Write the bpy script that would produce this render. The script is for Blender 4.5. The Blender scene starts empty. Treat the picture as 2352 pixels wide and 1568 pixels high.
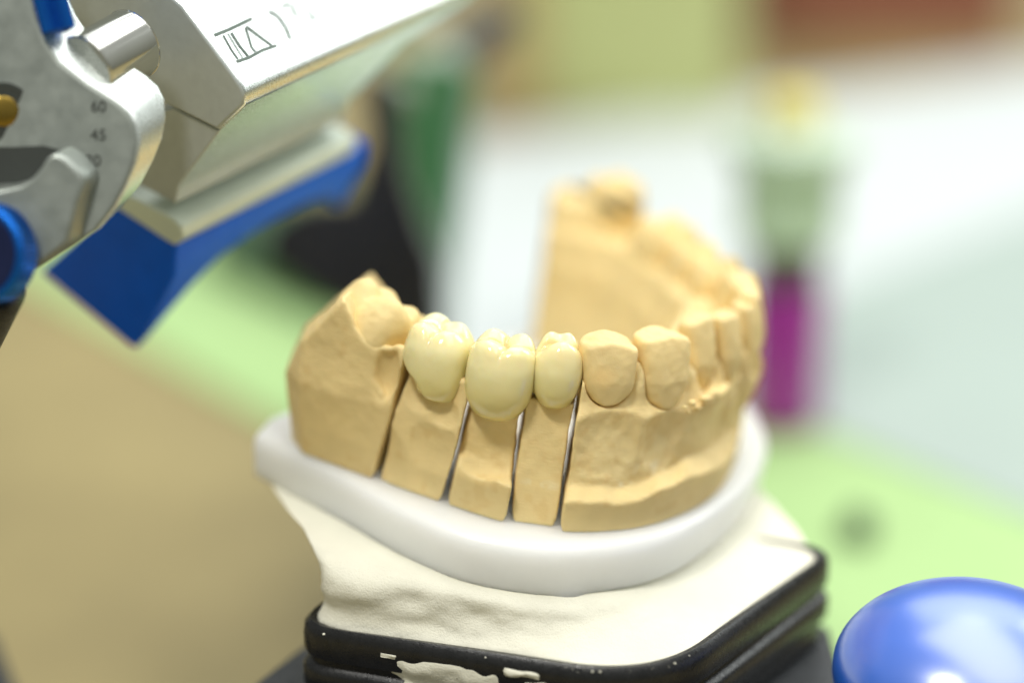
import bpy, bmesh, math, random
import numpy as np
from mathutils import Matrix, Vector

# ---------------------------------------------------------------- scene, camera frame (units: centimetres)
sc = bpy.context.scene
col = sc.collection
rng = np.random.RandomState(7)
random.seed(7)
ELEV = math.radians(21.5)        # camera looks down by this much
ROLL = math.radians(-7.5)        # the cast stands tilted on its mount by this much
DIST = 30.0
TZ = 9.0                         # height of the aimed point above the table top
W0, H0 = 2352.0, 1568.0
F = 80.0 / 36.0 * W0
se, ce = math.sin(ELEV), math.cos(ELEV)

def cam2world(p):
    p = np.asarray(p, float)
    return np.stack([p[..., 0], p[..., 1] * se - p[..., 2] * ce, p[..., 1] * ce + p[..., 2] * se + TZ], -1)

def cam_pt(px, py, depth):
    return np.array([(px - W0 / 2) / F * depth, -(py - H0 / 2) / F * depth, DIST - depth])

def world_pt(px, py, depth):
    return cam2world(cam_pt(px, py, depth))

CAMW = cam2world(np.array([0, 0, DIST]))

def on_level(px, py, z):
    """point at height z above the table seen in that direction"""
    q = world_pt(px, py, 10.0) - CAMW
    return CAMW + q * ((z - CAMW[2]) / q[2])

def _rot(v):
    c, s = math.cos(ROLL), math.sin(ROLL)
    return np.array([v[0] * c - v[1] * s, v[0] * s + v[1] * c, v[2]])
MXc, MYc, MZc = _rot((1, 0, 0)), _rot((0, se, -ce)), _rot((0, ce, se))
OMc = MZc * (0.31 - 2.5)
def dirw(v):
    return cam2world(v) - np.array([0, 0, TZ])
MXw, MYw, MZw, OMw = dirw(MXc), dirw(MYc), dirw(MZc), cam2world(OMc)
MMAT = Matrix(((MXw[0], MYw[0], MZw[0], OMw[0]), (MXw[1], MYw[1], MZw[1], OMw[1]), (MXw[2], MYw[2], MZw[2], OMw[2]), (0, 0, 0, 1)))

def w2m(p):
    q = np.asarray(p) - OMw
    return np.stack([q @ MXw, q @ MYw, q @ MZw], -1)
def m2w(p):
    p = np.asarray(p, float)
    return OMw + p[..., 0:1] * MXw + p[..., 1:2] * MYw + p[..., 2:3] * MZw
def m_at(px, py, depth):
    return w2m(world_pt(px, py, depth))
CAMM = w2m(CAMW)

# ---------------------------------------------------------------- small helpers
def tag(o, label=None, cat=None, group=None, kind=None):
    if label: o['label'] = label
    if cat: o['category'] = cat
    if group: o['group'] = group
    if kind: o['kind'] = kind
    return o

def mesh_obj(name, verts, faces, mat, parent=None, smooth=True, tint=None, loc=None, mw=None):
    me = bpy.data.meshes.new(name)
    me.from_pydata([tuple(v) for v in np.asarray(verts, float).tolist()], [], [tuple(f) for f in faces])
    me.update()
    if smooth:
        me.polygons.foreach_set('use_smooth', [True] * len(me.polygons))
    if tint is not None:
        a = me.color_attributes.new('tint', 'FLOAT_COLOR', 'POINT')
        a.data.foreach_set('color', np.concatenate([tint, np.ones((len(tint), 1))], 1).astype(np.float32).ravel())
    me.materials.append(mat)
    o = bpy.data.objects.new(name, me)
    col.objects.link(o)
    if parent is not None:
        o.parent = parent
    if mw is not None:
        o.matrix_world = mw
    elif loc is not None:
        o.location = loc
    return o

def empty(name, loc):
    o = bpy.data.objects.new(name, None)
    o.location = loc
    o.empty_display_size = .3
    col.objects.link(o)
    return o

def sharp_by_angle(o, deg=35):
    me = o.data
    bm = bmesh.new(); bm.from_mesh(me)
    bmesh.ops.recalc_face_normals(bm, faces=bm.faces)
    for e in bm.edges:
        if len(e.link_faces) == 2 and e.calc_face_angle(0) > math.radians(deg):
            e.smooth = False
    bm.to_mesh(me); bm.free()

def bevel(o, w, seg=3, deg=30):
    m = o.modifiers.new('bevel', 'BEVEL'); m.width = w; m.segments = seg
    m.limit_method = 'ANGLE'; m.angle_limit = math.radians(deg)
    m.harden_normals = False
    return o

def prism(poly, depthvec, name, mat, parent=None, origin=(0, 0, 0), bev=0.0, ends=None, seg=3, capmat=None):
    """poly: (n,3) world points; extruded along depthvec (or by per-vertex lengths 'ends' along it)"""
    poly = np.asarray(poly, float); n = len(poly)
    dv = np.asarray(depthvec, float)
    far = poly + (dv if ends is None else np.asarray(ends)[:, None] * dv)
    v = np.concatenate([poly, far]) - np.asarray(origin)
    f = [list(range(n))[::-1], [n + i for i in range(n)]]
    for i in range(n):
        j = (i + 1) % n
        f.append([i, j, n + j, n + i])
    o = mesh_obj(name, v, f, mat, parent, smooth=True)
    sharp_by_angle(o, 32)
    if capmat:
        o.data.materials.append(capmat); o.data.polygons[0].material_index = 1
    if bev:
        bevel(o, bev, seg)
    return o

def frame_from_axis(a):
    a = np.asarray(a, float); a = a / np.linalg.norm(a)
    u = np.cross(a, (0, 0, 1.0))
    if np.linalg.norm(u) < 1e-3: u = np.array([1.0, 0, 0])
    u /= np.linalg.norm(u)
    return a, u, np.cross(a, u)

def lathe(prof, base, axis, name, mat, parent=None, origin=(0, 0, 0), n=64, knurl=None, smooth=True, sharp=35):
    """prof: list of (radius, height along axis)"""
    a, u, w = frame_from_axis(axis)
    base = np.asarray(base, float)
    V = []; Fs = []
    for k, (r, h) in enumerate(prof):
        for i in range(n):
            t = 2 * math.pi * i / n
            rr = r
            if knurl and k in knurl[0]:
                rr = r + knurl[1] * (1 if i % 2 else -1)
            V.append(base + a * h + (u * math.cos(t) + w * math.sin(t)) * rr)
    m = len(prof)
    for k in range(m - 1):
        for i in range(n):
            j = (i + 1) % n
            Fs.append([k * n + i, k * n + j, (k + 1) * n + j, (k + 1) * n + i])
    Fs.append([i for i in range(n)][::-1]); Fs.append([(m - 1) * n + i for i in range(n)])
    o = mesh_obj(name, np.array(V) - np.asarray(origin), Fs, mat, parent, smooth)
    sharp_by_angle(o, sharp)
    return o

def loft(rings, name, mat, parent=None, origin=(0, 0, 0), cap=(True, True), sharp=40, tint=None):
    n = len(rings[0]); V = np.concatenate(rings) - np.asarray(origin)
    Fs = []
    for k in range(len(rings) - 1):
        for i in range(n):
            j = (i + 1) % n
            Fs.append([k * n + i, k * n + j, (k + 1) * n + j, (k + 1) * n + i])
    if cap[0]: Fs.append(list(range(n))[::-1])
    if cap[1]: Fs.append([(len(rings) - 1) * n + i for i in range(n)])
    o = mesh_obj(name, V, Fs, mat, parent, True, tint)
    sharp_by_angle(o, sharp)
    return o

# ---------------------------------------------------------------- value noise and signed distance tools
_LAT = np.random.RandomState(3).rand(32, 32, 32).astype(np.float32)
def vnoise(x, y, z):
    xi, yi, zi = np.floor(x).astype(int), np.floor(y).astype(int), np.floor(z).astype(int)
    fx, fy, fz = x - xi, y - yi, z - zi
    fx, fy, fz = fx * fx * (3 - 2 * fx), fy * fy * (3 - 2 * fy), fz * fz * (3 - 2 * fz)
    r = 0
    for dx in (0, 1):
        for dy in (0, 1):
            for dz in (0, 1):
                wgt = (fx if dx else 1 - fx) * (fy if dy else 1 - fy) * (fz if dz else 1 - fz)
                r = r + wgt * _LAT[(xi + dx) % 32, (yi + dy) % 32, (zi + dz) % 32]
    return r * 2 - 1
def fbm(P, f, o=3):
    r = 0; a = 1.0
    for k in range(o):
        r = r + a * vnoise(P[:, 0] * f + 11.3 * k, P[:, 1] * f + 5.1 * k, P[:, 2] * f + 7.7 * k)
        f *= 2.03; a *= .5
    return r

def smin(a, b, k):
    h = np.clip(.5 + .5 * (b - a) / k, 0, 1)
    return b * (1 - h) + a * h - k * h * (1 - h)
def smax(a, b, k):
    return -smin(-a, -b, k)
def sstep(a, b, x):
    t = np.clip((x - a) / (b - a), 0, 1)
    return t * t * (3 - 2 * t)
def sell(p, c, r, n=2.0):
    x, y, z = np.abs((p[0] - c[0]) / r[0]), np.abs((p[1] - c[1]) / r[1]), np.abs((p[2] - c[2]) / r[2])
    if n == 2.0:
        q = np.sqrt(x * x + y * y + z * z)
    else:
        q = (x ** n + y ** n + z ** n + 1e-9) ** (1.0 / n)
    return (q - 1) * min(r)

def grid(lo, hi, h):
    ax = [np.arange(lo[i], hi[i] + h, h, dtype=np.float32) for i in range(3)]
    return np.meshgrid(*ax, indexing='ij'), np.array(lo, float), h

def surface_nets(Fv, lo, h):
    S = Fv < 0
    nx, ny, nz = Fv.shape
    cnt = np.zeros((nx - 1, ny - 1, nz - 1), np.int8)
    offs = [(i, j, k) for i in (0, 1) for j in (0, 1) for k in (0, 1)]
    for o in offs:
        cnt += S[o[0]:nx - 1 + o[0], o[1]:ny - 1 + o[1], o[2]:nz - 1 + o[2]]
    act = (cnt > 0) & (cnt < 8)
    I = np.argwhere(act)
    cv = np.stack([Fv[I[:, 0] + o[0], I[:, 1] + o[1], I[:, 2] + o[2]] for o in offs], 1)
    acc = np.zeros((len(I), 3)); num = np.zeros(len(I))
    for a in range(8):
        for b in range(a + 1, 8):
            da = np.array(offs[b]) - np.array(offs[a])
            if np.abs(da).sum() != 1: continue
            va, vb = cv[:, a], cv[:, b]
            m = (va < 0) != (vb < 0)
            t = np.where(m, va / np.where(m, va - vb, 1), 0)
            acc += np.where(m[:, None], np.array(offs[a]) + t[:, None] * da, 0); num += m
    V = lo + (I + acc / num[:, None]) * h
    idx = -np.ones(act.shape, np.int64); idx[act] = np.arange(len(I))
    quads = []
    for ax in range(3):
        sl0 = [slice(1, -1)] * 3; sl1 = [slice(1, -1)] * 3
        sl0[ax] = slice(0, -1); sl1[ax] = slice(1, None)
        A, B = S[tuple(sl0)], S[tuple(sl1)]
        E = np.argwhere(A != B)
        if not len(E): continue
        inside = A[E[:, 0], E[:, 1], E[:, 2]]
        P = E + 1; P[:, ax] -= 1
        u, v = (ax + 1) % 3, (ax + 2) % 3
        def cell(du, dv):
            q = P.copy(); q[:, u] -= du; q[:, v] -= dv
            return idx[q[:, 0], q[:, 1], q[:, 2]]
        q = np.stack([cell(1, 1), cell(0, 1), cell(0, 0), cell(1, 0)], 1)
        q[~inside] = q[~inside][:, ::-1]
        quads.append(q)
    Q = np.concatenate(quads)
    return V, Q[(Q >= 0).all(1)]

def poly_sdf(poly, X, Y):
    d = np.full(X.shape, 1e9); s = np.ones(X.shape)
    n = len(poly)
    for i in range(n):
        a, b = poly[i], poly[i - 1]
        ex, ey = b[0] - a[0], b[1] - a[1]
        wx, wy = X - a[0], Y - a[1]
        t = np.clip((wx * ex + wy * ey) / (ex * ex + ey * ey), 0, 1)
        d = np.minimum(d, (wx - ex * t) ** 2 + (wy - ey * t) ** 2)
        c1, c2, c3 = Y >= a[1], Y < b[1], ex * wy > ey * wx
        s = np.where((c1 & c2 & c3) | (~c1 & ~c2 & ~c3), -s, s)
    return s * np.sqrt(d)

def catmull(pts, n=8, closed=False):
    pts = np.asarray(pts, float); out = []; m = len(pts)
    for i in range(m if closed else m - 1):
        if closed: p0, p1, p2, p3 = pts[i - 1], pts[i], pts[(i + 1) % m], pts[(i + 2) % m]
        else: p0, p1, p2, p3 = pts[max(i - 1, 0)], pts[i], pts[i + 1], pts[min(i + 2, m - 1)]
        for t in np.linspace(0, 1, n, endpoint=False):
            out.append(.5 * (2 * p1 + (p2 - p0) * t + (2 * p0 - 5 * p1 + 4 * p2 - p3) * t * t + (3 * p1 - p0 - 3 * p2 + p3) * t ** 3))
    if not closed: out.append(pts[-1])
    return np.array(out)

# ---------------------------------------------------------------- materials
def newmat(name):
    m = bpy.data.materials.new(name); m.use_nodes = True
    nt = m.node_tree
    return m, nt, nt.nodes['Principled BSDF'], nt.nodes, nt.links

def make_mat(name, base, rough=.5, metal=0.0, var=.06, vscale=3.0, bump=0.0, bscale=20.0, sss=0.0, sssr=(.2, .15, .08),
             coat=0.0, spec=.5, tint=False, stretch=None, rvar=0.0, ior=1.45, trans=0.0, bump2=None):
    m, nt, b, N, L = newmat(name)
    tc = N.new('ShaderNodeTexCoord')
    src = tc.outputs['Object']
    if stretch:
        mp = N.new('ShaderNodeMapping'); mp.inputs['Scale'].default_value = stretch
        L.new(src, mp.inputs['Vector']); ssrc = mp.outputs['Vector']
    else: ssrc = src
    nz = N.new('ShaderNodeTexNoise'); nz.inputs['Scale'].default_value = vscale; nz.inputs['Detail'].default_value = 6
    L.new(src, nz.inputs['Vector'])
    rmp = N.new('ShaderNodeMapRange'); rmp.inputs['From Min'].default_value = .25; rmp.inputs['From Max'].default_value = .75
    rmp.inputs['To Min'].default_value = 1 - var; rmp.inputs['To Max'].default_value = 1 + var
    L.new(nz.outputs['Fac'], rmp.inputs['Value'])
    mul = N.new('ShaderNodeVectorMath'); mul.operation = 'SCALE'
    mul.inputs[0].default_value = base[:3]
    L.new(rmp.outputs['Result'], mul.inputs['Scale'])
    out = mul.outputs['Vector']
    if tint:
        at = N.new('ShaderNodeAttribute'); at.attribute_name = 'tint'
        mm = N.new('ShaderNodeVectorMath'); mm.operation = 'MULTIPLY'
        L.new(out, mm.inputs[0]); L.new(at.outputs['Color'], mm.inputs[1]); out = mm.outputs['Vector']
    L.new(out, b.inputs['Base Color'])
    b.inputs['Roughness'].default_value = rough
    if rvar:
        r2 = N.new('ShaderNodeMapRange'); r2.inputs['From Min'].default_value = .3; r2.inputs['From Max'].default_value = .7
        r2.inputs['To Min'].default_value = max(0.02, rough - rvar); r2.inputs['To Max'].default_value = rough + rvar
        n3 = N.new('ShaderNodeTexNoise'); n3.inputs['Scale'].default_value = vscale * 2.3; n3.inputs['Detail'].default_value = 4
        L.new(ssrc, n3.inputs['Vector']); L.new(n3.outputs['Fac'], r2.inputs['Value']); L.new(r2.outputs['Result'], b.inputs['Roughness'])
    b.inputs['Metallic'].default_value = metal
    b.inputs['IOR'].default_value = ior
    b.inputs['Specular IOR Level'].default_value = spec
    b.inputs['Coat Weight'].default_value = coat
    b.inputs['Coat Roughness'].default_value = .12
    b.inputs['Transmission Weight'].default_value = trans
    if sss:
        b.inputs['Subsurface Weight'].default_value = sss
        b.inputs['Subsurface Radius'].default_value = sssr
        b.inputs['Subsurface Scale'].default_value = 1.0
    if bump:
        n2 = N.new('ShaderNodeTexNoise'); n2.inputs['Scale'].default_value = bscale; n2.inputs['Detail'].default_value = 8
        n2.inputs['Roughness'].default_value = .6
        L.new(ssrc, n2.inputs['Vector'])
        bp = N.new('ShaderNodeBump'); bp.inputs['Strength'].default_value = 1.0; bp.inputs['Distance'].default_value = bump
        L.new(n2.outputs['Fac'], bp.inputs['Height'])
        last = bp
        if bump2:
            n4 = N.new('ShaderNodeTexNoise'); n4.inputs['Scale'].default_value = bump2[1]; n4.inputs['Detail'].default_value = 3
            L.new(src, n4.inputs['Vector'])
            bq = N.new('ShaderNodeBump'); bq.inputs['Strength'].default_value = 1.0; bq.inputs['Distance'].default_value = bump2[0]
            L.new(n4.outputs['Fac'], bq.inputs['Height']); L.new(bp.outputs['Normal'], bq.inputs['Normal']); last = bq
        L.new(last.outputs['Normal'], b.inputs['Normal'])
    return m

STONE = make_mat('golden_die_stone', (.80, .622, .30), rough=.62, var=.05, vscale=2.2, bump=.007, bscale=11, tint=True, spec=.35,
                 sss=.12, sssr=(.12, .07, .03), stretch=(.8, .8, 4.2), bump2=(.004, 60))
STONET = make_mat('smooth_die_stone', (.80, .622, .30), rough=.6, var=.05, vscale=2.2, bump=.006, bscale=14, tint=True, spec=.35,
                 sss=.12, sssr=(.12, .07, .03), bump2=(.003, 60))
CERAMIC = make_mat('ivory_ceramic', (.81, .74, .405), rough=.10, var=.03, vscale=2.5, sss=.75, sssr=(.16, .13, .07), spec=.6, bump=.0015,
                   bscale=9, tint=True, coat=.25)
PLASTIC = make_mat('white_plastic', (.90, .935, .93), rough=.3, var=.015, vscale=1.5, sss=.9, sssr=(.9, .9, .88), bump=.002, bscale=3, spec=.45)
PLASTER = make_mat('cream_plaster', (.78, .755, .635), rough=.8, var=.04, vscale=1.6, bump=.02, bscale=5, spec=.25, tint=True, bump2=(.006, 40))
BLACK = make_mat('black_plastic', (.012, .012, .013), rough=.3, var=.3, vscale=6, bump=.004, bscale=30, rvar=.1)
DARK = make_mat('dark_grey_metal', (.045, .048, .052), rough=.45, metal=.3, var=.2, vscale=5, rvar=.08)
ALU = make_mat('satin_aluminium', (.74, .79, .77), rough=.27, metal=.88, var=.04, vscale=4, rvar=.06, bump=.0012, bscale=30, stretch=(1, 8, 8))
ALUD = make_mat('blasted_aluminium', (.52, .56, .555), rough=.5, metal=.5, var=.05, vscale=6, bump=.002, bscale=60)
CHROME = make_mat('polished_steel', (.72, .72, .68), rough=.12, metal=1.0, var=.03)
BRASS = make_mat('brass', (.34, .23, .05), rough=.25, metal=1.0, var=.1)
BLUE = make_mat('blue_lacquer', (.001, .125, .82), rough=.4, var=.08, vscale=2, spec=.22, rvar=.05)
BLUEA = make_mat('blue_anodised', (.01, .13, .55), rough=.25, metal=.85, var=.1)
BLUEG = make_mat('blue_gloss_plastic', (.002, .12, .70), rough=.30, var=.03, spec=1.0, coat=.8, ior=1.8, bump=.0008, bscale=14)
BLUEG.node_tree.nodes['Principled BSDF'].inputs['Coat Roughness'].default_value = .25
BLUEG.node_tree.nodes['Principled BSDF'].inputs['Coat IOR'].default_value = 1.8
MATSHADE = make_mat('mat_shade_green', (.03, .075, .03), rough=.6, var=.2, vscale=.8)  # colour of the lime mat in shade, for the slab behind
ROD = make_mat('painted_rod', (.40, .47, .38), rough=.5, var=.1, vscale=1)
HOUS = make_mat('grey_housing', (.30, .325, .30), rough=.42, metal=.8, var=.06, vscale=2, rvar=.08)
FLANGE = make_mat('reflection_tinted_metal', (.72, .80, .70), rough=.35, metal=.2, var=.03)  # the lime mat's greenish reflection is put into this colour
NAVY = make_mat('dark_navy', (.004, .009, .05), rough=.3, var=.1)
INKSHADE = make_mat('ink_and_shade', (.03, .035, .03), rough=.6, var=.1)  # scale figures, and the painted shade in the housing slot
GROOVE = make_mat('engraved_groove', (.12, .15, .13), rough=.5, metal=.6, var=.15)

# =================================================================================================
# THE CAST  (all in the cast's own frame: x along the near row, y away, z up from the white plate)
# =================================================================================================
OUT = [(-2.62, .42), (-1.76, -.03), (-.73, -.54), (.22, -.92), (.97, -.98), (1.9, -.62), (2.55, -.02), (3.05, .75), (3.36, 1.8),
       (3.48, 2.8), (3.36, 3.7), (3.0, 4.7), (2.55, 5.6), (2.0, 6.6), (1.62, 7.05)]
INN = [(.12, 5.62), (.90, 4.90), (1.55, 3.95), (1.85, 3.1), (1.92, 2.4), (1.7, 1.75), (1.3, 1.25), (.75, .92), (0, .85), (-.8, 1.05),
       (-1.5, 1.5), (-2.0, 2.05)]
OUTC, INNC = catmull(OUT, 6), catmull(INN, 6)
HEEL = [(-2.45, 1.95), (-2.78, 1.3), (-2.8, .8)]
ARCH = np.concatenate([OUTC, INNC, HEEL])
_c = np.array([(1.0, 3.0)])
_k = sstep(1.2, 3.0, INNC[:, 1])[:, None] * .46 + .05
INNT = INNC + np.array([(.80, .60)]) * _k * np.minimum(1, np.linalg.norm(INNC - INNC[0], axis=1)[:, None] / 1.0)
ARCHT = np.concatenate([OUTC, INNT, HEEL])

def cut_plane(p_top, p_bot, twist=0.0):
    """vertical saw cut seen as the line p_top-p_bot; returns (point, normal pointing to the right)"""
    a = m_at(p_top[0], p_top[1], 29.6); b = m_at(p_bot[0], p_bot[1], 29.8)
    view = (a + b) / 2 - CAMM; view /= np.linalg.norm(view)
    n = np.cross(b - a, view); n /= np.linalg.norm(n)
    if n[0] < 0: n = -n
    if twist:
        c, s = math.cos(twist), math.sin(twist)
        n = np.array([n[0] * c - n[1] * s, n[0] * s + n[1] * c, n[2]]); n /= np.linalg.norm(n)
    return (a + b) / 2, n
CUTS = [cut_plane((916, 810), (842, 1088), math.radians(-14)), cut_plane((1088, 905), (1022, 1152), math.radians(3.1)), cut_plane((1204, 938), (1167, 1202), math.radians(3.1)), cut_plane((1338, 850), (1278, 1218), math.radians(2.8))]
def plane_d(G, pl):
    p, n = pl
    return (G[0] - p[0]) * n[0] + (G[1] - p[1]) * n[1] + (G[2] - p[2]) * n[2]

def local(G, pos, yaw, lean=0.0, tip=0.0):
    """grid points in a tooth's frame: x mesial, y lingual, z up from its top"""
    dx, dy, dz = G[0] - pos[0], G[1] - pos[1], G[2] - pos[2]
    c, s = math.cos(yaw), math.sin(yaw)
    x, y = dx * c + dy * s, -dx * s + dy * c
    if lean:      # rotate about x: top leans lingually for positive
        c, s = math.cos(lean), math.sin(lean)
        y, dz = y * c - dz * s, y * s + dz * c
    if tip:
        c, s = math.cos(tip), math.sin(tip)
        x, dz = x * c - dz * s, x * s + dz * c
    return x, y, dz

def side_col(p, w, b, prof, n=2.6):
    """upright column; prof: list of (z, width factor, depth factor, x shift)"""
    pr = np.array(sorted(prof))
    fw = np.interp(p[2], pr[:, 0], pr[:, 1]); fb = np.interp(p[2], pr[:, 0], pr[:, 2]); sx = np.interp(p[2], pr[:, 0], pr[:, 3])
    wx, wy = w * .5 * fw, b * .5 * fb
    q = ((np.abs(p[0] - sx) / wx) ** n + (np.abs(p[1]) / wy) ** n + 1e-9) ** (1 / n)
    return (q - 1) * np.minimum(wx, wy) * .9
def soft_prof(pts, m=24):
    """smooth a few (z, fw, fb, sx) stations"""
    a = np.array(sorted(pts)); c = catmull(a, 6)
    return [tuple(r) for r in c[np.argsort(c[:, 0])]]
def occl(p, w, b, cusps, low=-.30, grooves=(), gd=.035, gw=.024):
    """chewing surface: low plain + rounded cusps, creased by grooves"""
    z = np.full(np.broadcast(p[0], p[1]).shape, low)
    acc = 0
    for cx, cy, hgt, sg in cusps:
        r2 = ((p[0] - cx * w) ** 2 + (p[1] - cy * b) ** 2) / (sg * sg)
        acc = acc + (np.maximum(0, hgt - low) * np.exp(-.5 * r2)) ** 4
    z = z + acc ** .25
    g = 9.0
    for f in grooves: g = np.minimum(g, np.abs(f(p[0], p[1])))
    if len(grooves): z = z - gd * np.exp(-(g / gw) ** 2)
    return (p[2] - z) * .75
def cross_groove(w, b, oy=.0):
    return (lambda x, y: np.where(np.abs(x) < .40 * w, y - oy + .03 * np.sin(x * 12), 9.0),
            lambda x, y: np.where((y < .46 * b), x + .03 * np.sin(y * 11) - .02, 9.0))
def t_molar(p, w, b, h, worn=0.0, grooves=1.0, cusp=.18, low=-.34):
    d = side_col(p, w, b, soft_prof([(.2, .80, .74, 0), (-.12, .90, .84, 0), (-.42, 1.0, 1.0, 0), (-.75, .94, .95, 0), (-h, .80, .80, 0), (-h - .3, .7, .7, 0)]), 2.9)
    cs = [(-.23, -.23, .0, cusp), (.24, -.22, -.02, cusp), (-.22, .25, -.01, cusp), (.24, .24, -.03, cusp)]
    d = smax(d, occl(p, w, b, cs, low, cross_groove(w, b), .06 * grooves, .035), .08)
    d = d + grooves * .022 * np.exp(-(p[0] / .06) ** 2) * sstep(-.75, -.25, p[2])
    return smax(d, -p[2] - h - .05, .1)
def t_premolar(p, w, b, h, grooves=1.0):
    d = side_col(p, w, b, soft_prof([(.2, .70, .66, 0), (-.12, .84, .80, 0), (-.42, 1.0, 1.0, 0), (-.75, .90, .92, 0), (-h - .2, .7, .7, 0)]), 2.4)
    cs = [(.0, -.22, .0, .17), (-.15, .26, -.08, .14), (.2, .26, -.09, .14)]
    d = smax(d, occl(p, w, b, cs, -.28, (lambda x, y: y - .05 + .03 * np.sin(x * 14),), .04 * grooves), .10)
    return smax(d, -p[2] - h - .05, .1)

def t_front(p, w, b, h, wr=.55, slope=(.0, .0), n=3.0, flat=.0, edge=.3):
    """front tooth: widest near the top, narrowing to a U at the neck; slope = fall of the biting edge on each side"""
    t = np.clip(-p[2] / h, 0, 1.3)
    wx = w * .5 * (1 - (1 - wr) * t ** 1.6) * np.sqrt(np.clip(1 - np.clip((t - .64) / .42, 0, 1) ** 2.3, .02, 1))
    wy = b * .5 * (edge + (1 - edge) * np.clip(t * 1.6, 0, 1) ** .8)
    q = ((np.abs(p[0]) / wx) ** n + (np.abs(p[1] + .03 * np.sin(t * 3)) / wy) ** n + 1e-9) ** (1 / n)
    d = (q - 1) * np.minimum(wx, wy)
    top = p[2] + flat * p[1]
    d = smax(d, top, .035)
    if slope[0]: d = smax(d, (p[2] + slope[0] * (-p[0] - .02)) / math.hypot(1, slope[0]) - .0, .05)
    if slope[1]: d = smax(d, (p[2] + slope[1] * (p[0] - .02)) / math.hypot(1, slope[1]) - .0, .05)
    d = smax(d, -p[2] - h * 1.05, .05)
    return d

D2R = math.radians
# near-row plaster teeth and the rest of the arch: (kind, position of the top, yaw, w, b, h, extra)
TEETH = dict(
    m3L=('molar', m_at(893, 668, 30.62), D2R(-28), .98, .92, 1.05, D2R(25)),
    p1L=('front', m_at(1402, 768, 29.72), D2R(18), .75, .74, .84, dict(wr=.92, slope=(.30, .42), n=3.1, edge=.60)),
    cL=('front', m_at(1522, 758, 30.12), D2R(33), .78, .76, .95, dict(wr=.92, slope=(.16, .30), n=3.2, edge=.52)),
    lL=('front', m_at(1602, 724, 30.82), D2R(46), .52, .58, .98, dict(wr=.82, slope=(.30, .06), n=3.2, edge=.42)),
    iL=('front', m_at(1666, 716, 31.28), D2R(58), .50, .56, .98, dict(wr=.80, slope=(.10, .06), n=3.6, edge=.46)),
    iR=('front', m_at(1712, 690, 31.85), D2R(72), .52, .56, 1.0, dict(wr=.80, slope=(.06, .10), n=3.6, edge=.46)),
    lR=('front', np.array((3.23, 2.36, 2.53)), D2R(88), .56, .58, 1.0, dict(wr=.65, slope=(.06, .2), n=3.2, edge=.46)),
    cR=('front', np.array((3.13, 3.0, 2.52)), D2R(102), .72, .76, 1.05, dict(wr=.65, slope=(.3, .3), n=2.7, edge=.5)),
    p1R=('premolar', np.array((2.87, 3.62, 2.52)), D2R(112), .70, .80, .95),
    p2R=('premolar', np.array((2.56, 4.28, 2.50)), D2R(116), .70, .84, .95),
    m1R=('molar', np.array((2.14, 5.08, 2.50)), D2R(118), 1.02, 1.0, .95),
    m2R=('molar', np.array((1.30, 6.12, 2.76)), D2R(120), .92, .86, 1.0),
)
CROWNS = dict(
    m2=(m_at(1015, 738, 29.95), D2R(-18), .86, .92, 1.00),
    m1=(m_at(1163, 772, 29.62), D2R(-7), .93, .96, 1.16),
    p2=(m_at(1289, 773, 29.62), D2R(6), .665, .84, .96),
)

def tooth_sdf(G, key):
    t = TEETH[key]
    if key == 'm3L':
        ax = m_at(935, 752, 30.5) - m_at(820, 670, 31.1); ax /= np.linalg.norm(ax)
        up_ = np.array((0, .72, 1.0)); up_ -= ax * (up_ @ ax); up_ /= np.linalg.norm(up_); yy = np.cross(up_, ax)
        c0 = m_at(903, 672, 30.56)
        p = [(G[0] - c0[0]) * a[0] + (G[1] - c0[1]) * a[1] + (G[2] - c0[2]) * a[2] for a in (ax, yy, up_)]
        return t_molar(p, 1.12, .95, .80, grooves=.45, cusp=.25)
    p = local(G, t[1], t[2])
    if t[0] == 'molar': return t_molar(p, t[3], t[4], t[5], grooves=.8, cusp=.15, low=-.24)
    if t[0] == 'premolar': return t_premolar(p, t[3], t[4], t[5], .8)
    return t_front(p, t[3], t[4], t[5], **t[6])

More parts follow.
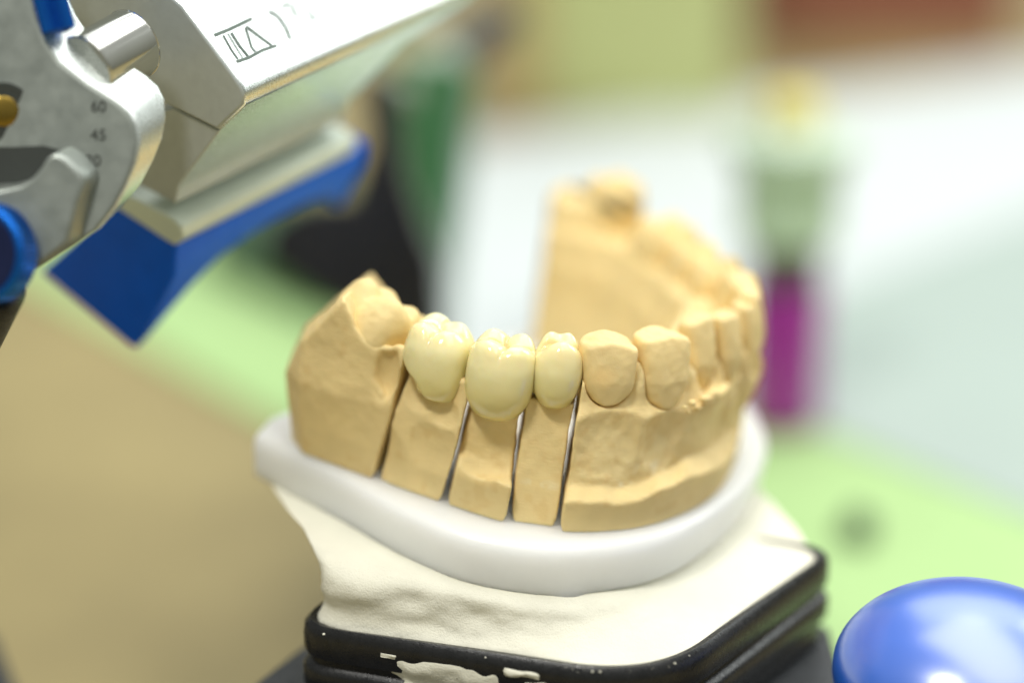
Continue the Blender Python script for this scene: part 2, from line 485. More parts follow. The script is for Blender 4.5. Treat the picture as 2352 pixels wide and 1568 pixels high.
def body_sdf(G, kind):
    X, Y, Z = G
    x2, y2 = X[:, :, 0], Y[:, :, 0]
    d2 = poly_sdf(ARCH, x2, y2)[:, :, None]
    if kind == 'main':
        d2 = d2 + (poly_sdf(ARCHT, x2, y2)[:, :, None] - d2) * np.clip(Z / 2.0, 0, 1.1)
    wob = .02 * np.sin(X * 3.1 + 1) + .015 * np.sin(X * 7.3 + Y * 2) + .012 * np.sin(X * 17 + 2)
    outer = sstep(2.2, .6, Y - .25 * X * 0)                                # near/front side only
    if kind == 'left':
        off = -.20 * np.clip(Z, 0, 1.1) / 1.1 * sstep(-1.5, -2.4, X) + .05 * sstep(1.1, 1.7, Z) - .04
        rp = np.array([m_at(x, y, 30.25) for x, y in ((660, 560), (745, 600), (793, 655), (806, 690), (822, 742), (848, 775), (880, 791), (915, 793), (960, 800))])
        ztop = np.interp(X, rp[:, 0], rp[:, 2])
        d = smax(d2 + off, (Z - ztop) * .6 + .02 * np.sin(Y * 9), .05)
        # the trimmed heel: slanting down to the left and back
        for (pt, n) in ((m_at(742, 716, 30.6), (-.72, .20, .69)), (m_at(676, 810, 31.0), (-.94, .0, .30)), (m_at(700, 760, 30.6), (-.80, -.25, .45))):
            n = np.array(n) / np.linalg.norm(n)
            d = smax(d, plane_d(G, (pt, n)), .015)
    else:
        zs = np.interp(X.ravel()[::1], [-.6, .2, .3, .9, 1.0, 1.9, 2.5, 3.3], [.70, .56, .50, .48, .50, .43, .60, .52]).reshape(X.shape) + wob
        led = {'die2': 0.0, 'die3': .25, 'die4': .24, 'main': .25}[kind]
        front = sstep(2.4, 1.0, Y)
        led = led * np.where(X > 0, front, 1)
        off = led * sstep(zs - .02, zs + (.07 if kind != 'main' else .13), Z) - led * .22 * np.clip(Z / zs, 0, 1) + .07 * np.clip(Z - zs, 0, 2) * np.where(Y > 3.2, .4, 1)
        if kind == 'main':
            off = off - .07 * np.exp(-((Z - 1.35) / .25) ** 2) + .10 * sstep(1.45, 1.75, Z) * sstep(3.0, 1.6, Y) + .16 * sstep(1.85, 2.25, Z)
            top = 2.12 - .18 * sstep(2.6, 3.6, Y) - .20 * sstep(2.1, 2.5, X) * sstep(3.2, 2.6, Y)
            d = smax(d2 + off, Z - top, .16)
        else:
            top = {'die2': 2.2, 'die3': 1.42, 'die4': 1.62}[kind]
            off = off + {'die2': .10, 'die3': .05, 'die4': .06}[kind] * sstep(1.0, 1.7, Z)
            d = smax(d2 + off, Z - top, .10)
    return smax(d, -Z, .03)

def finish_stone(name, Fv, lo, h, amp, mat=STONE, parent=None, base=None, colour=None, freq=2.6, flatbase=True, streak=False):
    V, Q = surface_nets(Fv, lo, h)
    # normals from the field
    g = np.gradient(Fv, h)
    ii = np.clip(((V - lo) / h).round().astype(int), 0, np.array(Fv.shape) - 1)
    Nn = np.stack([a[ii[:, 0], ii[:, 1], ii[:, 2]] for a in g], 1)
    Nn /= np.linalg.norm(Nn, axis=1)[:, None] + 1e-9
    a = amp * (sstep(.45, .8, V[:, 2]) * .85 + .15 if flatbase else 1.0)
    nz = fbm(V, freq, 4)
    V = V + Nn * ((nz + .28 * fbm(V + 5.5, 9.0, 2)) * a)[:, None]
    if streak:      # grinding marks running down to the right
        u = (V[:, 2] * .75 + V[:, 0] * .55) * 9; w_ = (V[:, 2] * .55 - V[:, 0] * .75) * 1.6
        V = V + Nn * (vnoise(u, w_, V[:, 1] * 2) * .006 * sstep(.4, .7, V[:, 2]))[:, None]
    V[:, 2] = np.maximum(V[:, 2], 0.002)
    tint = np.ones((len(V), 3))
    t = fbm(V + 31.7, 1.7, 4)
    tint *= (1 + .045 * t)[:, None]
    dirt = sstep(.35, .9, fbm(V + 77.1, 4.5, 3))
    tint *= 1 - dirt[:, None] * np.array([.05, .09, .14])
    tint = tint * (1 - .05 * sstep(.5, .42, V[:, 2]))[:, None]
    if colour is not None:
        tint = colour(V, Nn, tint)
    if base is None:
        return mesh_obj(name, V, Q.tolist(), mat, parent, True, tint)
    return mesh_obj(name, V - base, Q.tolist(), mat, parent, True, tint, mw=(MMAT @ Matrix.Translation(Vector(base))) if parent is None else None)

def chalk(V, tint, pt, r, amt):
    """dusty white smear rubbed on the stone round a point"""
    q = np.sqrt((((V - pt) / np.array(r)) ** 2).sum(1))
    m = np.clip(1 - q, 0, 1) * sstep(-.1, .5, fbm(V + 3.3, 7.0, 3)) * amt
    return tint * (1 - m[:, None]) + np.array([1.18, 1.5, 2.5]) * m[:, None]

def wall_at(px, py, inset=.10):
    """where that line of sight meets the cheek-side wall of the cast, 'inset' behind its base outline"""
    dep = np.arange(28.2, 34, .02)
    q = np.array([m_at(px, py, t) for t in dep])
    dd = poly_sdf(ARCH, q[:, 0], q[:, 1])
    i = int(np.argmax(dd < -inset))
    return q[i]
def outward(q):
    e_ = .03
    xs = np.array([q[0] + e_, q[0] - e_, q[0], q[0]]); ys = np.array([q[1], q[1], q[1] + e_, q[1] - e_])
    v = poly_sdf(ARCH, xs, ys); n = np.array([v[0] - v[1], v[2] - v[3], 0.0])
    return n / np.linalg.norm(n)
def facet(px, py, inset, yaw=0.0, pitch=0.0):
    """plane ground into the wall: turned by yaw, leaning up by pitch (degrees)"""
    q = wall_at(px, py, inset); n = outward(q)
    a, b = math.radians(yaw), math.radians(pitch)
    n = np.array([n[0] * math.cos(a) - n[1] * math.sin(a), n[0] * math.sin(a) + n[1] * math.cos(a), 0]) * math.cos(b) + np.array([0, 0, math.sin(b)])
    return q, n
def hit(Fv, lo, h, px, py):
    """first point of a field's surface on that line of sight, and its outward normal"""
    q = np.array([m_at(px, py, t) for t in np.arange(28.0, 37, .012)])
    ii = ((q - lo) / h).round().astype(int)
    ok = ((ii >= 1) & (ii < np.array(Fv.shape) - 1)).all(1)
    val = np.where(ok, Fv[np.clip(ii[:, 0], 0, Fv.shape[0] - 1), np.clip(ii[:, 1], 0, Fv.shape[1] - 1), np.clip(ii[:, 2], 0, Fv.shape[2] - 1)], 1)
    k = int(np.argmax(val < 0)); a, b, c = ii[k]
    n = np.array([Fv[a + 1, b, c] - Fv[a - 1, b, c], Fv[a, b + 1, c] - Fv[a, b - 1, c], Fv[a, b, c + 1] - Fv[a, b, c - 1]])
    return q[k], n / (np.linalg.norm(n) + 1e-9)
HW = .034
def slit(G, i, side):
    near = sstep(2.2, 2.6, G[1]) * 9
    """distance to one side of saw cut i (side=+1: piece right of the cut)"""
    hw = HW + .28 * np.clip(.11 - G[2], 0, 1) + .010 * np.sin(G[2] * 5 + i)
    return -side * plane_d(G, CUTS[i]) + hw - near

def tooth_part(key, parent, base, colour=None, h=.026, amp=.016):
    t = TEETH[key]
    R = max(t[3], t[4]) * .5 + .14
    lo = (t[1][0] - R, t[1][1] - R, t[1][2] - t[5] - .12); hi = (t[1][0] + R, t[1][1] + R, t[1][2] + .14)
    if key == 'm3L': lo, hi = np.array(lo) - (.35, .65, .55), np.array(hi) + (.35, .45, .45)
    G, lo, h = grid(lo, hi, h)
    V, Q = surface_nets(tooth_sdf(G, key), lo, h)
    nz = fbm(V + t[1], 5.0, 3)
    V = V + (np.array([0, 0, 1.0]) * (nz * amp)[:, None]) + rng.rand(1, 3) * 0
    c = V - V.mean(0); V = V + c / (np.linalg.norm(c, axis=1)[:, None] + 1e-6) * (fbm(V, 3.2, 3) * amp)[:, None]
    tint = np.ones((len(V), 3)) * (1 + .05 * fbm(V + 9.1, 2.4, 3))[:, None] * np.array([1.03, 1.03, 1.03])
    if colour is not None: tint = colour(V, tint)
    return mesh_obj('tooth', V - base, Q.tolist(), STONET, parent, True, tint)

# ---- piece 1: rear segment with the last molar
base = np.array((-2.1, .8, 0.0))
G, lo, h = grid((-3.3, -.5, -.06), (-1.0, 2.4, 2.75), .026)
d = body_sdf(G, 'left')
d = smax(d, slit(G, 0, -1), .02)
# gum rolls up round the molar, hollow scooped below it at the cut
mp = TEETH['m3L'][1]
d = smax(d, -sell(G, wall_at(882, 850, .0) + np.array((.03, -.04, 0)), (.17, .17, .40)), .05)
def cord(pts, r):
    out = None
    for a, b in zip(pts[:-1], pts[1:]):
        e_ = b - a
        t = np.clip(((G[0] - a[0]) * e_[0] + (G[1] - a[1]) * e_[1] + (G[2] - a[2]) * e_[2]) / (e_ @ e_), 0, 1)
        dd = np.sqrt((G[0] - a[0] - t * e_[0]) ** 2 + (G[1] - a[1] - t * e_[1]) ** 2 + (G[2] - a[2] - t * e_[2]) ** 2) - r * (1 + .4 * np.sin(G[0] * 17 + G[2] * 23))
        out = dd if out is None else np.minimum(out, dd)
    return out
d = smin(d, np.maximum(cord([wall_at(*q, .10) for q in ((800, 690), (820, 742), (848, 780), (882, 797), (930, 802))], .045), slit(G, 0, -1)), .06)
d = smin(d, np.maximum(cord([wall_at(*q, .02) for q in ((838, 800), (850, 850), (878, 905))], .035), slit(G, 0, -1)), .06)
left_piece = finish_stone('plaster_die', d, lo, h, .013, base=base, freq=1.9, streak=True)
tag(left_piece, 'leftmost golden plaster block with a slanted heel carrying the last plaster molar', 'plaster die')
tooth_part('m3L', left_piece, base, h=.024, amp=.016)

# ---- piece 2: wide faceted die under the first crown
base = np.array((-1.15, .3, 0.0))
G, lo, h = grid((-2.2, -1.2, -.06), (.2, 1.9, 2.3), .024)
d = body_sdf(G, 'die2')
d = smax(d, slit(G, 0, 1), .02); d = smax(d, slit(G, 1, -1), .02)
a_ = m_at(928, 828, 29.75); b_ = m_at(1082, 905, 29.45)
d = smax(d, (G[2] - np.interp(G[0], [a_[0] - .25, a_[0], b_[0]], [a_[2] - .22, a_[2], b_[2]])) * .85, .05)
d0 = d.copy()
for (px, py, r, dep, dn) in ((900, 930, .60, .075, (-.15, 0, .15)), (1055, 1000, .70, .11, (.45, 0, .1)), (965, 920, .45, .085, (0, 0, .45)), (1045, 1092, .9, .085, (.5, 0, 0)),
                             (900, 1062, 1.6, .055, (-.35, 0, .05)), (980, 1045, 1.3, .055, (.1, 0, .12)), (1012, 965, .40, .06, (.1, 0, .3)), (985, 1105, .9, .035, (0, 0, 0)), (890, 985, .5, .05, (-.3, 0, 0))):
    q, n = hit(d0, lo, h, px, py); n = n + np.array(dn); n /= np.linalg.norm(n)
    d = smax(d, -sell(G, q + n * (r - dep), (r, r, r)), .012)
die2 = finish_stone('plaster_die', d, lo, h, .012, base=base, freq=2.4)
tag(die2, 'wide faceted plaster die under the leftmost ceramic crown, between two saw cuts', 'plaster die', 'sawn plaster dies under the bridge')

# ---- piece 3: die under the pontic
base = np.array((-.2, .0, 0.0))
G, lo, h = grid((-1.1, -1.3, -.06), (.7, 1.5, 2.0), .024)
d = body_sdf(G, 'die3')
d = smax(d, slit(G, 1, 1), .02); d = smax(d, slit(G, 2, -1), .02)
d = smax(d, -sell(G, wall_at(1125, 1010, .26) + np.array((0, -.22, .0)), (.60, .27, .44)), .08)
die3 = finish_stone('plaster_die', d, lo, h, .016, base=base, freq=3.4)
tag(die3, 'narrow plaster die with a rough stepped ledge under the middle ceramic crown', 'plaster die', 'sawn plaster dies under the bridge')

# ---- piece 4: die under the premolar crown
base = np.array((.55, .0, 0.0))
G, lo, h = grid((-.3, -1.3, -.06), (1.5, 1.4, 2.1), .024)
d = body_sdf(G, 'die4')
d = smax(d, slit(G, 2, 1), .02); d = smax(d, slit(G, 3, -1), .02)
d = smax(d, plane_d(G, facet(1248, 1060, .33, 6, 13)), .012)
d = smax(d, -sell(G, wall_at(1270, 932, .2) + np.array((0, -.05, .0)), (.26, .22, .14)), .05)
die4 = finish_stone('plaster_die', d, lo, h, .012, base=base, freq=3.0,
                    colour=lambda V, N, t: chalk(V, t, wall_at(1240, 1125, .05), (.4, .3, .12), .8))
tag(die4, 'slim plaster die under the rightmost ceramic crown, beside the big arch segment', 'plaster die', 'sawn plaster dies under the bridge')

# ---- piece 5: the rest of the arch
base = np.array((2.4, 2.6, 0.0))
G, lo, h = grid((.3, -1.3, -.06), (3.8, 7.4, 2.9), .034)
d = body_sdf(G, 'main')
# gum: swellings between the tooth roots, hollow under the front teeth, ridge lines
order = ['p1L', 'cL', 'lL', 'iL', 'iR', 'lR', 'cR', 'p1R', 'p2R', 'm1R', 'm2R']
for k in range(len(order) - 1):
    a, b = TEETH[order[k]][1], TEETH[order[k + 1]][1]
    mid = (a + b) / 2
    yaw = (TEETH[order[k]][2] + TEETH[order[k + 1]][2]) / 2
    nrm = np.array((math.sin(yaw), -math.cos(yaw), 0))
    hgt = {0: .40, 1: .50, 2: .62, 3: .60, 4: .6}.get(k, .55)
    d = smin(d, sell(local(G, mid + nrm * (.17 if k < 5 else .05) + np.array((0, 0, -hgt - .40)), yaw), (0, 0, 0), (.12, .20, .42)), .10)
for k, key in enumerate(order):
    t = TEETH[key]; nrm = np.array((math.sin(t[2]), -math.cos(t[2]), 0))
    # root eminence below each tooth
    d = smin(d, sell(local(G, t[1] + nrm * .09 + np.array((0, 0, -1.26)), t[2]), (0, 0, 0), (t[3] * .42, .26, .40)), .16)
    # gum margin: the gum opens in front of each tooth
    if k < 7:
        p = local(G, t[1], t[2])
        win = t_front((p[0], np.where(p[1] < 0, p[1] * .02, p[1]), p[2]), t[3] * 1.0, t[4], t[5], **t[6])
        win = smax(win, -p[1] - .75, .05)
        d = smax(d, -(win + .018), .05)
d = smax(d, -sell(G, m_at(1346, 815, 29.3), (.13, .6, .34), 4), .04)
# end of the far side: heel pad
d = smin(d, sell(G, (.88, 6.3, 1.2), (.68, .66, 1.18), 4), .08)
for (px, py, dp, n) in ((1272, 452, 35.2, (-.95, -.2, .22)), (1300, 447, 35.3, (-.35, -.10, .93))):
    n = np.array(n) / np.linalg.norm(n)
    d = smax(d, np.where((G[1] > 4.9) & (G[0] < 2.2), plane_d(G, (m_at(px, py, dp), n)), -9.0), .03)
# wide swelling above the ledge, planed flat in two places
for (px, py, rad, pit) in ((1380, 1066, (.60, .45, .30), .20), (1506, 1050, (.27, .40, .24), .22)):
    q, n = hit(d, lo, h, px, py); n[2] = 0; n /= np.linalg.norm(n)
    n2 = n + np.array((.06, 0, pit)); n2 /= np.linalg.norm(n2)
    r_ = 2.4 if px < 1450 else 1.3
    d = smax(d, -smax(sell(G, q + n2 * (r_ - .055), (r_, r_, r_)), .66 + .05 * np.sin(G[0] * 6) - G[2], .03), .006)
    if px < 1450: FA, NA = q - n2 * .05, n2
    else: FB, NB = q - n2 * .05, n2
# beads and seam on the gum
for (px, py, r) in ((1590, 925, .035), (1573, 935, .03), (1580, 946, .028), (1600, 935, .03), (1618, 915, .04), (1640, 903, .04)):
    d = smin(d, sell(G, wall_at(px, py, .10), (r * 1.6, r * 1.6, r)), .03)
d = smin(d, cord([wall_at(*q, .13) for q in ((1604, 938), (1632, 912), (1662, 898), (1690, 872))], .045), .07)
# crease running down the front
d = smax(d, -cord([wall_at(*q, .10) for q in ((1662, 930), (1672, 975), (1682, 1010), (1693, 1050))], .035), .05)
def dark_marks(V, tint):
    top = V[:, 2] > TEETH['m2R'][1][2] - .6
    for (px, py, dp, ax, r) in ((1404, 476, 35.2, .50, .10), (1332, 437, 35.5, .5, .08), (1447, 462, 35.3, .7, .08)):
        c = m_at(px, py, dp); u = m_at(px + 40, py + 40 * ax, dp) - c; u /= np.linalg.norm(u)
        view = c - CAMM; view /= np.linalg.norm(view)
        q = V - c; q = q - (q @ view)[:, None] * view
        al = q @ u; ac = np.linalg.norm(q - al[:, None] * u, axis=1)
        m = sstep(1.0, .5, np.sqrt((al / (r * 2.6)) ** 2 + (ac / r) ** 2)) * top
        tint = tint * (1 - .9 * m[:, None])
    return tint
d = smax(d, slit(G, 3, 1), .02)
def main_colour(V, N, t):
    t = dark_marks(V, t)
    t = chalk(V, t, wall_at(1500, 1078, .12), (.35, .3, .14), .55)
    t = chalk(V, t, wall_at(1425, 1118, .08), (.30, .3, .07), .9)
    for c_, n_, r_ in ((FA, NA, .6), (FB, NB, .34)):
        n_ = np.array(n_) / np.linalg.norm(n_)
        m_ = sstep(.06, .045, np.abs((V - c_) @ n_)) * sstep(r_, r_ * .8, np.linalg.norm(V - c_, axis=1)) * sstep(.93, .98, N @ n_)
        t = t * (1 + m_[:, None] * np.array((.05, .08, .14)))
    t = chalk(V, t, wall_at(1590, 985, .12), (.34, .3, .12), .55)
    q = np.sqrt((((V - m_at(1420, 880, 29.6)) / np.array((.3, .3, .25))) ** 2).sum(1))
    t = t * (1 - np.clip(1 - q, 0, 1)[:, None] * np.array([.0, .08, .18]))
    return t
main = finish_stone('plaster_arch', d, lo, h, .024, base=base, freq=2.3, colour=main_colour)
tag(main, 'large curved golden plaster arch segment with front teeth and the blurred far row', 'plaster arch')
def warm_stain(V, tint):
    q = np.sqrt((((V - m_at(1385, 872, 29.4)) / np.array((.28, .3, .22))) ** 2).sum(1))
    return tint * (1 - np.clip(1 - q, 0, 1)[:, None] * np.array([.0, .12, .26]))
for key in order:
    tooth_part(key, main, base, colour=dark_marks if key == 'm2R' else (warm_stain if key == 'p1L' else None), h=.024 if key in order[:6] else .034)

# ---- the ceramic bridge
base = CROWNS['m1'][0] * 1.0; base[2] -= 1.1
bridge = empty('dental_bridge', (0, 0, 0))
bridge.matrix_world = MMAT @ Matrix.Translation(Vector(base))
tag(bridge, 'glossy ivory three-tooth ceramic bridge seated across the sawn plaster dies', 'dental bridge')
def crown_part(key, name, label):
    pos, yaw, w, b, hh = CROWNS[key]
    R = max(w, b) * .5 + .12
    G, lo, h = grid((pos[0] - R, pos[1] - R, pos[2] - hh - .15), (pos[0] + R, pos[1] + R, pos[2] + .15), .019)
    p = local(G, pos, yaw, lean=D2R(3))
    if key == 'm2':
        d = side_col(p, w, b, soft_prof([(.2, .78, .66, 0), (-.10, .86, .80, 0), (-.36, .99, .98, 0), (-.62, 1.0, .98, .01), (-.85, .92, .90, .02), (-1.0, .84, .8, .03), (-1.3, .8, .75, .03)]), 2.6)
        d = smax(d, -.66 * p[0] - .75 * p[2] - .66, .05)
        d = smax(d, -p[2] - .72 - .6 * sstep(-.15, .30, p[0]), .10)
        nk = sell(p, (.12, -.01, -.58), (.325, .43, hh - .58), 3.2)
        d = smin(d, nk, .13)
        d = smax(d, -p[2] - hh, .06)
        cs = [(-.21, -.22, -.02, .235), (.22, -.22, -.05, .235), (-.20, .26, .02, .20), (.24, .26, -.03, .19)]
        d = smax(d, occl(p, w, b, cs, -.19, cross_groove(w, b), .055, .024), .10)
        d = d + .018 * np.exp(-((p[0] - .01) / .10) ** 2) * sstep(-.80, -.2, p[2]) * (p[1] < 0)
    elif key == 'm1':
        d = side_col(p, w, b, soft_prof([(.2, .76, .66, 0), (-.10, .86, .80, 0), (-.36, .98, .97, 0), (-.58, 1.0, 1.0, 0), (-.8, .93, .93, 0), (-1.0, .72, .74, 0), (-1.1, .48, .5, 0), (-1.2, .2, .2, 0)]), 2.5)
        d = smax(d, -p[2] - hh + .01, .12)
        cs = [(-.20, -.22, -.03, .225), (.21, -.22, -.05, .225), (-.21, .25, .0, .18), (.22, .25, .0, .18)]
        d = smax(d, occl(p, w, b, cs, -.20, cross_groove(w, b), .055, .024), .09)
        d = d + .012 * np.exp(-((p[0] - .02) / .08) ** 2) * sstep(-.75, -.15, p[2]) * (p[1] < 0)
    else:
        d = side_col(p, w, b, soft_prof([(.2, .72, .60, 0), (-.10, .84, .78, 0), (-.36, .98, .97, 0), (-.52, 1.0, 1.0, 0), (-.72, .90, .92, 0), (-.86, .68, .72, 0), (-.96, .40, .45, 0), (-1.1, .2, .2, 0)]), 2.3)
        d = smax(d, -p[2] - hh + .01, .10)
        cs = [(.04, -.20, -.02, .19), (-.17, .26, -.01, .15), (.20, .26, .0, .15)]
        d = smax(d, occl(p, w, b, cs, -.24, (lambda x, y: y - .04 + .03 * np.sin(x * 14),), .05, .022), .09)
    V, Q = surface_nets(d, lo, h)
    c = V - V.mean(0)
    V = V + c / (np.linalg.norm(c, axis=1)[:, None] + 1e-6) * (fbm(V, 3.2, 3) * .008)[:, None]
    lz = V[:, 2] - pos[2]
    k = sstep(-.25, -1.0, lz)[:, None]
    tint = np.array([1.05, 1.06, 1.12]) * (1 - k) + np.array([.95, .895, .70]) * k
    # amber stain in the chewing grooves
    dx, dy = V[:, 0] - pos[0], V[:, 1] - pos[1]
    fos = np.exp(-((dx * dx + dy * dy) / .09)) * sstep(-.05, -.16, lz) * sstep(-.5, -.3, lz)
    tint = tint * (1 - fos[:, None] * np.array([.12, .3, .5]))
    if key == 'm2':
        gq = sstep(-.9, -1.05, lz)[:, None]
        tint = tint * (1 - gq) + tint * np.array([.96, 1.04, 1.12]) * gq
    o = mesh_obj(name, V - base, Q.tolist(), CERAMIC, bridge, True, tint)
    if label: o['label'] = label
    return o
crown_part('m2', 'crown', 'wide molar crown with a narrowed root margin on the left of the bridge')
crown_part('m1', 'pontic', 'middle two-lobed crown hanging over a narrow die with a rounded lower end')
crown_part('p2', 'crown', 'small rounded premolar crown on the right of the bridge')

# ---- white plate under the cast
RIM = [(-3.40, .95), (-2.75, .42), (-2.01, -.18), (-1.25, -.84), (-.44, -1.36), (.32, -1.53), (1.04, -1.45), (1.9, -1.03), (2.54, -.45), (3.1, .40),
       (3.62, 1.5), (3.94, 2.9), (3.86, 3.95), (3.5, 5.2), (2.9, 6.4), (2.2, 7.5)]
RIMC = catmull(RIM, 5)
PLATE = np.concatenate([RIMC, [(1.4, 7.9), (-3.0, 1.95), (-3.28, 1.55)]])
base = np.array((.5, 2.5, -.72))
G, lo, h = grid((-3.7, -1.9, -.84), (4.2, 8.2, .08), .045)
d2 = poly_sdf(PLATE, G[0][:, :, 0], G[1][:, :, 0])[:, :, None]
d = smax(d2 + .10 * np.clip(-G[2] - .25, 0, 1), G[2], .20)
d = smax(d, -G[2] - .72, .06)
d = smax(d, plane_d(G, (np.array((3.30, .62, -.45)), np.array((.86, -.35, -.37)))), .03)
d = smin(d, sell(G, (1.02, -1.22, -.74), (.34, .18, .13)), .05)
V, Q = surface_nets(d, lo, h)
plate = mesh_obj('base_plate', V - base, Q.tolist(), PLASTIC, None, True, None, mw=MMAT @ Matrix.Translation(Vector(base)))
tag(plate, 'milky white plastic horseshoe plate carrying the plaster dies and arch', 'base plate')

# =================================================================================================
# MOUNT: plaster block cast into a black mounting plate, on the dark lower frame
# =================================================================================================
ZB = 5.50
def rounded_quad(pts, rad, z, n=10):
    pts = [np.array(p[:2]) for p in pts]; out = []
    m = len(pts)
    for i in range(m):
        p, a, b = pts[i], pts[i - 1], pts[(i + 1) % m]
        r = rad[i] if hasattr(rad, '__len__') else rad
        p0 = p + (a - p) / np.linalg.norm(a - p) * r; p1 = p + (b - p) / np.linalg.norm(b - p) * r
        for t in np.linspace(0, 1, n):
            out.append((1 - t) ** 2 * p0 + 2 * t * (1 - t) * p + t * t * p1)
    out = np.array(out)
    return np.concatenate([out, np.full((len(out), 1), z)], 1)
def resample(ring, m=160):
    r = np.concatenate([ring, ring[:1]]); s = np.concatenate([[0], np.cumsum(np.linalg.norm(np.diff(r, axis=0), axis=1))])
    t = np.linspace(0, s[-1], m, endpoint=False)
    return np.stack([np.interp(t, s, r[:, i]) for i in range(3)], 1)
def by_angle(ring, c, m=180):
    r = ring - c; ang = np.arctan2(r[:, 1], r[:, 0]); o = np.argsort(ang)
    a = ang[o]; r = ring[o]
    a = np.concatenate([a - 2 * math.pi, a, a + 2 * math.pi]); r = np.concatenate([r, r, r])
    t = np.linspace(-math.pi, math.pi, m, endpoint=False)
    return np.stack([np.interp(t, a, r[:, i]) for i in range(3)], 1)
q1, q2, q3 = on_level(650, 1440, ZB), on_level(1515, 1572, ZB), on_level(1925, 1268, ZB)
q4 = q1 + (q3 - q2) * 1.05
quad = [q1, q2, q3, q4]
cen = np.mean(quad, axis=0)
rq = rounded_quad(quad, [.8, 1.25, .5, .7], ZB, 14)
def shrink(ring, k, dz=0.0):
    c = ring.mean(0); v = ring - c; L = np.linalg.norm(v[:, :2], axis=1)[:, None]
    out = ring - v / L * k; out[:, 2] = ring[:, 2] + dz
    return out
mount = empty('cast_mount', (cen[0], cen[1], ZB - 1.25))
mo = np.array(mount.location)
tag(mount, 'cream plaster mounting block set in a black rounded square plate under the white plate', 'mounting base')
ro = by_angle(resample(rq, 400), cen)
topm = np.concatenate([PLATE, np.full((len(PLATE), 1), -.70)], 1)
ctr = np.array((.45, 2.6, 0))
topm[:, :2] = ctr[:2] + (topm[:, :2] - ctr[:2]) * .945
tw = by_angle(resample(m2w(topm), 400), m2w(np.array([[.45, 2.6, -.7]]))[0])
rings = []
inner = shrink(ro, .15)
for t, k in ((0, -.25), (0, 0.0)):
    rings.append(np.concatenate([inner[:, :2], np.full((len(inner), 1), ZB + k)], 1))
for t in list(np.linspace(0.06, .94, 15)) + [.965, .985, 1.0]:
    # flat shoulder at the plate, concave waist, then up under the white plate
    s = t
    r_in = np.linalg.norm(inner[:, :2] - cen[:2], axis=1); r_tw = np.linalg.norm(tw[:, :2] - cen[:2], axis=1)
    k_ = 1 - sstep(cen[0] - 1.6, cen[0] + .6, inner[:, 0])
    k_ = np.convolve(np.concatenate([k_[-20:], k_, k_[:20]]), np.ones(41) / 41, 'valid')
    f_ = ((1 - k_) * s ** .55 + k_ * s ** 16)[:, None]
    xy = inner[:, :2] * (1 - f_) + tw[:, :2] * f_
    waist = (math.sin(math.pi * s) * (.03 + .03 * k_))[:, None]
    c = xy.mean(0); v = xy - c; xy = xy - v / np.linalg.norm(v, axis=1)[:, None] * waist
    z = ZB + .03 + (tw[:, 2] - ZB - .03) * (s ** 1.3)
    rings.append(np.concatenate([xy, z[:, None]], 1))
V = np.concatenate(rings)
nz = fbm(V, 1.1, 4)
for k in range(2, len(rings) - 1):
    n_ = len(rings[k]); c = rings[k].mean(0)
    v = rings[k] - c; v[:, 2] *= .2; v /= np.linalg.norm(v, axis=1)[:, None]
    rings[k] = rings[k] + v * (.075 * fbm(rings[k] * np.array([1, 1, 2.2]), 1.5, 5))[:, None]
Vt = np.concatenate(rings)
tint = np.ones((len(Vt), 3)) * (1 + .04 * fbm(Vt + 4, 1.2, 3))[:, None]
block = loft(rings, 'plaster_block', PLASTER, mount, mo, tint=tint, sharp=70)
prof = [(-.16, -.06), (-.14, .05), (-.05, .07), (.03, .0), (.05, -.12), (.05, -.34), (.02, -.40), (-.05, -.42), (-.05, -.52), (.03, -.56), (.07, -.62), (.07, -.86), (.02, -.92), (-.04, -.95), (-.04, -1.25)]
rr = [shrink(ro, -k, dz) for k, dz in prof]
mplate = loft(rr, 'mounting_plate', BLACK, mount, mo, sharp=45)
# dried plaster smears on the black rim
def smear(pxs, name, seed):
    """lumpy patch lying on the black rim: pixel outline on the rim face"""
    r = np.random.RandomState(seed)
    q1_ = on_level(690, 1418, ZB); dirn = (q2 - q1) / np.linalg.norm(q2 - q1)
    outn = np.array([dirn[1], -dirn[0], 0])
    if outn[1] > 0: outn = -outn
    pts = []
    for (u, z) in pxs: pts.append(q1 + dirn * u + np.array([0, 0, z]) )
    return np.array(pts), outn
L12 = np.linalg.norm(q2 - q1)
def rim_patch(u0, u1, z0, z1, seed, thick=.05, nu=40, nv=10):
    r = np.random.RandomState(seed)
    d12 = (q2 - q1) / L12; outn = np.array([d12[1], -d12[0], 0.0])
    if outn[1] > 0: outn = -outn
    V = []; Fs = []
    for i in range(nu + 1):
        for j in range(nv + 1):
            u = u0 + (u1 - u0) * i / nu; v = j / nv
            edge = min(i, nu - i) / nu * 6; edge = min(1, edge) * min(1, min(j, nv - j) / nv * 4)
            jit = .06 * vnoise(np.array([u * 5.0]), np.array([v * 3.0 + seed]), np.array([seed * 1.7]))[0]
            z = z0 + (z1 - z0) * v + jit
            # rim surface outward offset at this height
            off = np.interp(-z, [-.05, 0, .12, .34, .40, .52, .56, .62, .86], [-.05, .03, .05, .05, .02, -.05, .03, .07, .07])
            hgt = -.03 + (thick + .03 * vnoise(np.array([u * 7.0]), np.array([v * 6.0]), np.array([seed + .5]))[0]) * edge
            V.append(q1 + d12 * u + outn * (off + hgt) + np.array([0, 0, z]))
    for i in range(nu):
        for j in range(nv):
            a = i * (nv + 1) + j
            Fs.append([a, a + 1, a + nv + 2, a + nv + 1])
    V = np.array(V)
    return mesh_obj('plaster_smear', V - mo, Fs, PLASTER, mount, True, np.ones((len(V), 3)) * 1.02)
rim_patch(1.5, 3.2, -.13, -.62, 3)
rim_patch(3.0, 3.6, -.03, -.20, 8, nu=20)
